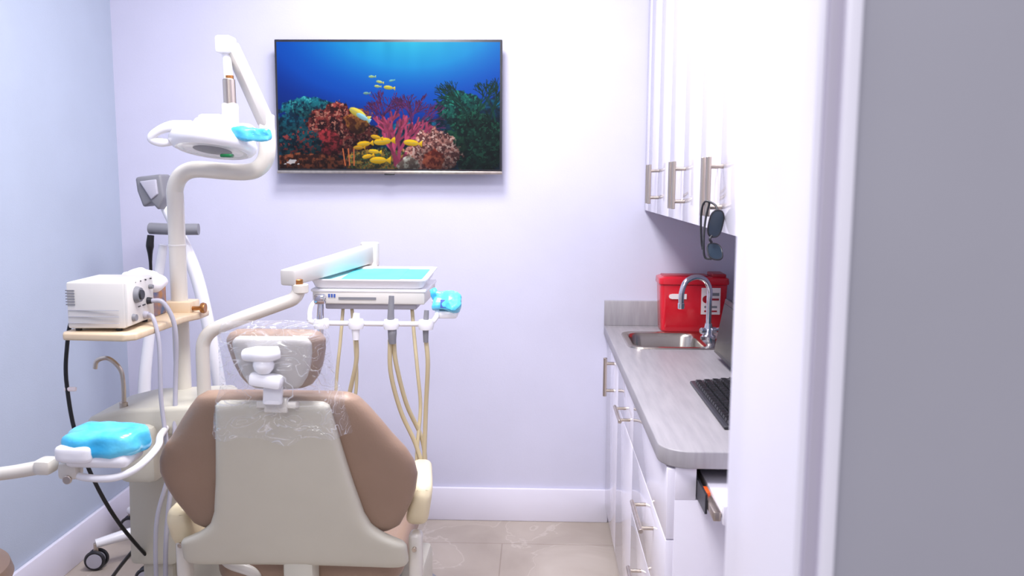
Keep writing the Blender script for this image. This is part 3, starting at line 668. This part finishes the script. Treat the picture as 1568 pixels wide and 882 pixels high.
stack("tray_liner_edge", [(rrect(.115, .02, .07, .20, .004), .0135), (rrect(.115, .02, .07, .20, .004), .0145)], 'aqua', du, xf=R)
tube("holder_bar", [(-.636, 2.52, 1.10), (-.645, 2.46, 1.09), (-.645, 2.43, 1.06), (-.628, 2.42, 1.045), (-.50, 2.42, 1.043), (-.40, 2.42, 1.043), (-.31, 2.42, 1.045), (-.285, 2.43, 1.06), (-.285, 2.47, 1.085), (-.30, 2.52, 1.095)], .0072, 'white', du, n=6)
hxs = [-.605, -.507, -.408, -.310]
for k, hx_ in enumerate(hxs):
    lathe("holder_%d" % k, [(.012, -.016), (.020, -.014), (.023, 0), (.020, .012), (.012, .014)], (hx_, 2.405, 1.045), 'white', du, seg=24)
def inst(name, x, z0, z1, r, m): tube(name, [(x, 2.40, z0), (x, 2.40, (z0+z1)/2), (x+.002, 2.405, z1)], [r*.8, r, r*.75], m, du, seg=14)
inst("air_syringe", hxs[0]-.002, 1.00, 1.125, .0105, 'chrome'); box("syringe_head", (hxs[0]-.018, 2.39, 1.10), (hxs[0]+.014, 2.415, 1.128), 'chrome', du, bev=.006)
inst("handpiece_1", hxs[1], 1.0, 1.075, .012, 'white'); inst("handpiece_1_tip", hxs[1], 1.0, 1.03, .009, 'grey')
inst("handpiece_2", hxs[2], .995, 1.125, .010, 'grey'); inst("handpiece_2_coupler", hxs[2]+.004, .99, 1.05, .0125, 'grey')
inst("handpiece_3", hxs[3], .995, 1.085, .009, 'grey')
def hose(name, pts, r=.0065): tube(name, [(x, y, z) for x, y, z in pts], r, 'hose', du, n=7, seg=10)
hose("hose_1", [(-.507, 2.405, 1.01), (-.512, 2.42, .93), (-.545, 2.45, .80), (-.56, 2.46, .65), (-.54, 2.45, .45)])
hose("hose_2", [(-.575, 2.55, 1.075), (-.578, 2.52, .98), (-.590, 2.5, .83), (-.59, 2.48, .6), (-.56, 2.46, .45)], .005)
hose("hose_3", [(-.412, 2.405, 1.0), (-.413, 2.42, .90), (-.39, 2.45, .78), (-.352, 2.47, .68), (-.33, 2.46, .60), (-.34, 2.44, .5)])
hose("hose_4", [(-.402, 2.41, 1.0), (-.398, 2.42, .93), (-.375, 2.46, .80), (-.335, 2.5, .68), (-.325, 2.48, .58), (-.34, 2.45, .5)])
hose("hose_5", [(-.37, 2.55, 1.075), (-.362, 2.53, 1.0), (-.347, 2.5, .88), (-.34, 2.5, .78), (-.348, 2.48, .66), (-.35, 2.45, .5)], .0055)
hose("hose_6", [(-.310, 2.405, 1.0), (-.306, 2.41, .93), (-.316, 2.44, .80), (-.322, 2.45, .68), (-.325, 2.45, .60), (-.34, 2.44, .5)])
hose("hose_7", [(-.55, 2.55, 1.075), (-.53, 2.5, .95), (-.525, 2.48, .85), (-.54, 2.46, .7), (-.55, 2.45, .5)], .005)
box("control_pad", (-.290, 2.44, 1.055), (-.225, 2.50, 1.078), 'white', du, bev=.009)
crumple("control_pad_film", (-.256, 2.462, 1.102), (.078, .06, .056), 'blue', du, amp=.006, fr=24, rot=(math.radians(-18), math.radians(5), 0), seed=2, p=8)
crumple("control_pad_film_corner", (-.292, 2.47, 1.112), (.020, .03, .05), 'blue', du, amp=.005, fr=30, rot=(0, math.radians(-20), 0), seed=5, p=4)
box("pad_button", (-.272, 2.4295, 1.088), (-.238, 2.4325, 1.112), 'bluetxt', du, bev=.001, rot=(math.radians(-18), 0, 0))

# ------------------------------------------------------------------ unit base behind the chair
jc = group("dental_unit_base")
box("body", (-1.145, 2.31, .36), (-1.005, 2.50, .80), 'cream', jc, bev=.02, taper=(.9, .9))
box("foot", (-1.12, 2.34, 0), (-1.03, 2.47, .38), 'cream', jc, bev=.012)
prism("support_wedge", [(-1.20, .790), (-1.19, .815), (-1.10, .838), (-.88, .852), (-.86, .83), (-.88, .78), (-1.06, .755), (-1.17, .765)], 2.22, 2.47, 'xz', 'cream', jc, bev=.012)
box("arm_socket", (-.945, 2.25, .74), (-.865, 2.35, .835), 'cream', jc, bev=.02)
box("chair_bridge", (-1.05, 2.36, .30), (-.74, 2.46, .38), 'cream', jc, bev=.015)
box("front_cover", (-1.105, 2.20, .64), (-1.005, 2.32, .80), 'cream', jc, bev=.02)
tube("cup_filler", [(-1.11, 2.26, .82), (-1.108, 2.26, .90), (-1.115, 2.26, .94), (-1.145, 2.26, .968), (-1.175, 2.26, .962), (-1.183, 2.26, .94)], .006, 'steel', jc)
cyl("cup_filler_base", (-1.11, 2.26, .81), (-1.11, 2.26, .85), .011, 'steel', jc)

aa_ = group("assistant_instrument_arm")
tube("arm", [(-1.55, 1.84, .768), (-1.24, 1.86, .782), (-1.10, 1.88, .800)], [.013, .015, .016], 'tube', aa_, seg=20)
box("hinge_1", (-1.130, 1.855, .782), (-1.088, 1.905, .818), 'tube', aa_, bev=.012)
box("hinge_2", (-1.075, 1.86, .772), (-1.030, 1.90, .812), 'tube', aa_, bev=.010)
cyl("hinge_screw", (-1.05, 1.855, .775), (-1.05, 1.862, .775), .01, 'steel', aa_, seg=12)
tube("holder_rail", [(-1.07, 1.88, .792), (-1.02, 1.87, .778), (-.95, 1.86, .780), (-.905, 1.87, .795), (-.882, 1.90, .815), (-.885, 1.96, .825), (-.92, 2.05, .82), (-.98, 2.22, .79)], .0085, 'white', aa_, seg=14)
box("touch_pad_housing", (-1.055, 1.85, .802), (-.91, 1.95, .838), 'white', aa_, bev=.016, seg=3)
crumple("touch_pad_film", (-.983, 1.905, .852), (.178, .12, .068), 'blue', aa_, amp=.007, fr=14, rot=(math.radians(0), math.radians(-4), 0), seed=6, p=3.4)
crumple("touch_pad_white", (-1.028, 1.862, .838), (.085, .05, .042), 'white', aa_, amp=.002, fr=15, seed=8, p=4)

# ------------------------------------------------------------------ mobile stand behind
ms = group("mobile_curing_stand")
tube("column_front", [(-1.19, 3.20, .60), (-1.225, 3.2, .85), (-1.27, 3.2, 1.08), (-1.33, 3.2, 1.24), (-1.395, 3.2, 1.37)], [.024, .024, .024, .022, .015], 'white', ms, seg=20)
tube("column_rear", [(-1.44, 3.22, .10), (-1.49, 3.22, .40), (-1.50, 3.22, .62), (-1.47, 3.22, .85), (-1.42, 3.22, 1.10), (-1.40, 3.22, 1.2)], [.03, .028, .024, .02, .018, .016], 'white', ms, seg=20)
tube("column_link", [(-1.19, 3.20, .62), (-1.25, 3.2, .42), (-1.36, 3.2, .2), (-1.44, 3.2, .10)], .022, 'white', ms, seg=18)
tube("handle_bar", [(-1.42, 3.16, 1.264), (-1.33, 3.15, 1.262), (-1.24, 3.16, 1.262)], .021, 'grey', ms, seg=18)
prism("lamp_head", [(-1.455, 1.45), (-1.36, 1.462), (-1.35, 1.38), (-1.375, 1.33), (-1.40, 1.36), (-1.43, 1.34), (-1.45, 1.40)], 3.13, 3.22, 'xz', 'grey', ms, bev=.010)
prism("lamp_head_face", [(-1.435, 1.435), (-1.375, 1.443), (-1.37, 1.39), (-1.395, 1.37)], 3.12, 3.135, 'xz', 'hosegrey', ms, bev=.004)
tube("stand_cable", [(-1.41, 3.14, 1.24), (-1.415, 3.14, 1.2), (-1.42, 3.15, 1.14), (-1.43, 3.17, .95)], [.012, .014, .006, .004], 'black', ms)
lathe("hub", [(.05, 0), (.07, .01), (.07, .05), (.04, .09), (.0, .09)], (-1.42, 3.20, .06), 'white', ms, seg=28)
cas = [(-1.63, 3.05), (-1.655, 3.38), (-1.35, 3.46), (-1.22, 3.20), (-1.38, 2.92)]
for k, (x, y) in enumerate(cas):
    tube("leg_%d" % k, [(-1.42, 3.20, .105), ((x-1.42)/2, (y+3.2)/2, .11), (x, y, .098)], [.026, .022, .016], 'white', ms)
    cyl("caster_stem_%d" % k, (x, y, .06), (x, y, .10), .009, 'steel', ms, seg=12)
    for s in (-1, 1):
        lathe("caster_%d_%d" % (k, s), [(.0, -.009), (.02, -.009), (.022, -.006), (.034, -.008), (.038, 0), (.034, .008), (.022, .006), (.02, .009), (0, .009)], (x, y+s*.014, .038), 'dark', ms, rot=(math.radians(90), 0, math.radians(12)), seg=28)
        lathe("caster_hub_%d_%d" % (k, s), [(.0, -.0105), (.027, -.0095), (.027, .0095), (0, .0105)], (x, y+s*.0145, .038), 'hosegrey', ms, rot=(math.radians(90), 0, math.radians(12)), seg=24)

fcg = group("floor_cable")
tube("cable", [(-1.15, 2.52, .40), (-1.22, 2.56, .33), (-1.32, 2.62, .22), (-1.44, 2.70, .08), (-1.52, 2.72, .010), (-1.58, 2.5, .008), (-1.60, 2.2, .008)], .006, 'black', fcg)
cyl("plug", (-1.155, 2.515, .40), (-1.185, 2.54, .375), .012, 'grey', fcg)

# ------------------------------------------------------------------ operator stool
st = group("operator_stool"); sx_, sy_, sz_ = -1.51, 2.02, .405
lathe("seat", [(.0, .0), (.15, .0), (.178, .01), (.188, .035), (.180, .062), (.15, .075), (0, .078)], (sx_, sy_, sz_), 'brown', st)
lathe("seat_pan", [(.12, -.02), (.15, -.005), (.15, .002), (0, .002)], (sx_, sy_, sz_), 'dark', st)
cyl("gas_lift", (sx_, sy_, .12), (sx_, sy_, sz_), .025, 'chrome', st)
for k in range(5):
    a = 2*math.pi*k/5+.3; ex, ey = sx_+.19*math.cos(a), sy_+.19*math.sin(a)
    tube("base_leg_%d" % k, [(sx_, sy_, .12), ((sx_+ex)/2, (sy_+ey)/2, .11), (ex, ey, .085)], [.024, .02, .014], 'dark', st)
    lathe("wheel_%d" % k, [(.0, -.012), (.022, -.012), (.026, 0), (.022, .012), (0, .012)], (ex, ey, .027), 'black', st, rot=(math.radians(90), 0, a), seg=20)
    cyl("wheel_stem_%d" % k, (ex, ey, .04), (ex, ey, .09), .007, 'steel', st, seg=10)

# ------------------------------------------------------------------ camera
pit, yaw, rol = .1241, .0287, -.0054
cp, sp_ = math.cos(pit), math.sin(pit); cyw, syw = math.cos(yaw), math.sin(yaw)
Fv = Vector((-syw*cp, cyw*cp, -sp_)); Rv = Vector((cyw, syw, 0)); Uv = Rv.cross(Fv)
R2 = Rv*math.cos(rol)-Uv*math.sin(rol); U2 = Rv*math.sin(rol)+Uv*math.cos(rol)
cam = bpy.data.cameras.new("camera"); co = bpy.data.objects.new("camera", cam); COL.objects.link(co)
mt = Matrix((( R2.x, U2.x, -Fv.x, 0), (R2.y, U2.y, -Fv.y, 0), (R2.z, U2.z, -Fv.z, 1.45), (0, 0, 0, 1)))
co.matrix_world = mt
cam.sensor_width = 36; cam.lens = 36*1334.6/1568; cam.clip_start = .02
cam.dof.use_dof = True; cam.dof.focus_distance = 2.6; cam.dof.aperture_fstop = 5.0
scene.camera = co
scene.view_settings.view_transform = 'Standard'
scene.view_settings.look = 'None'
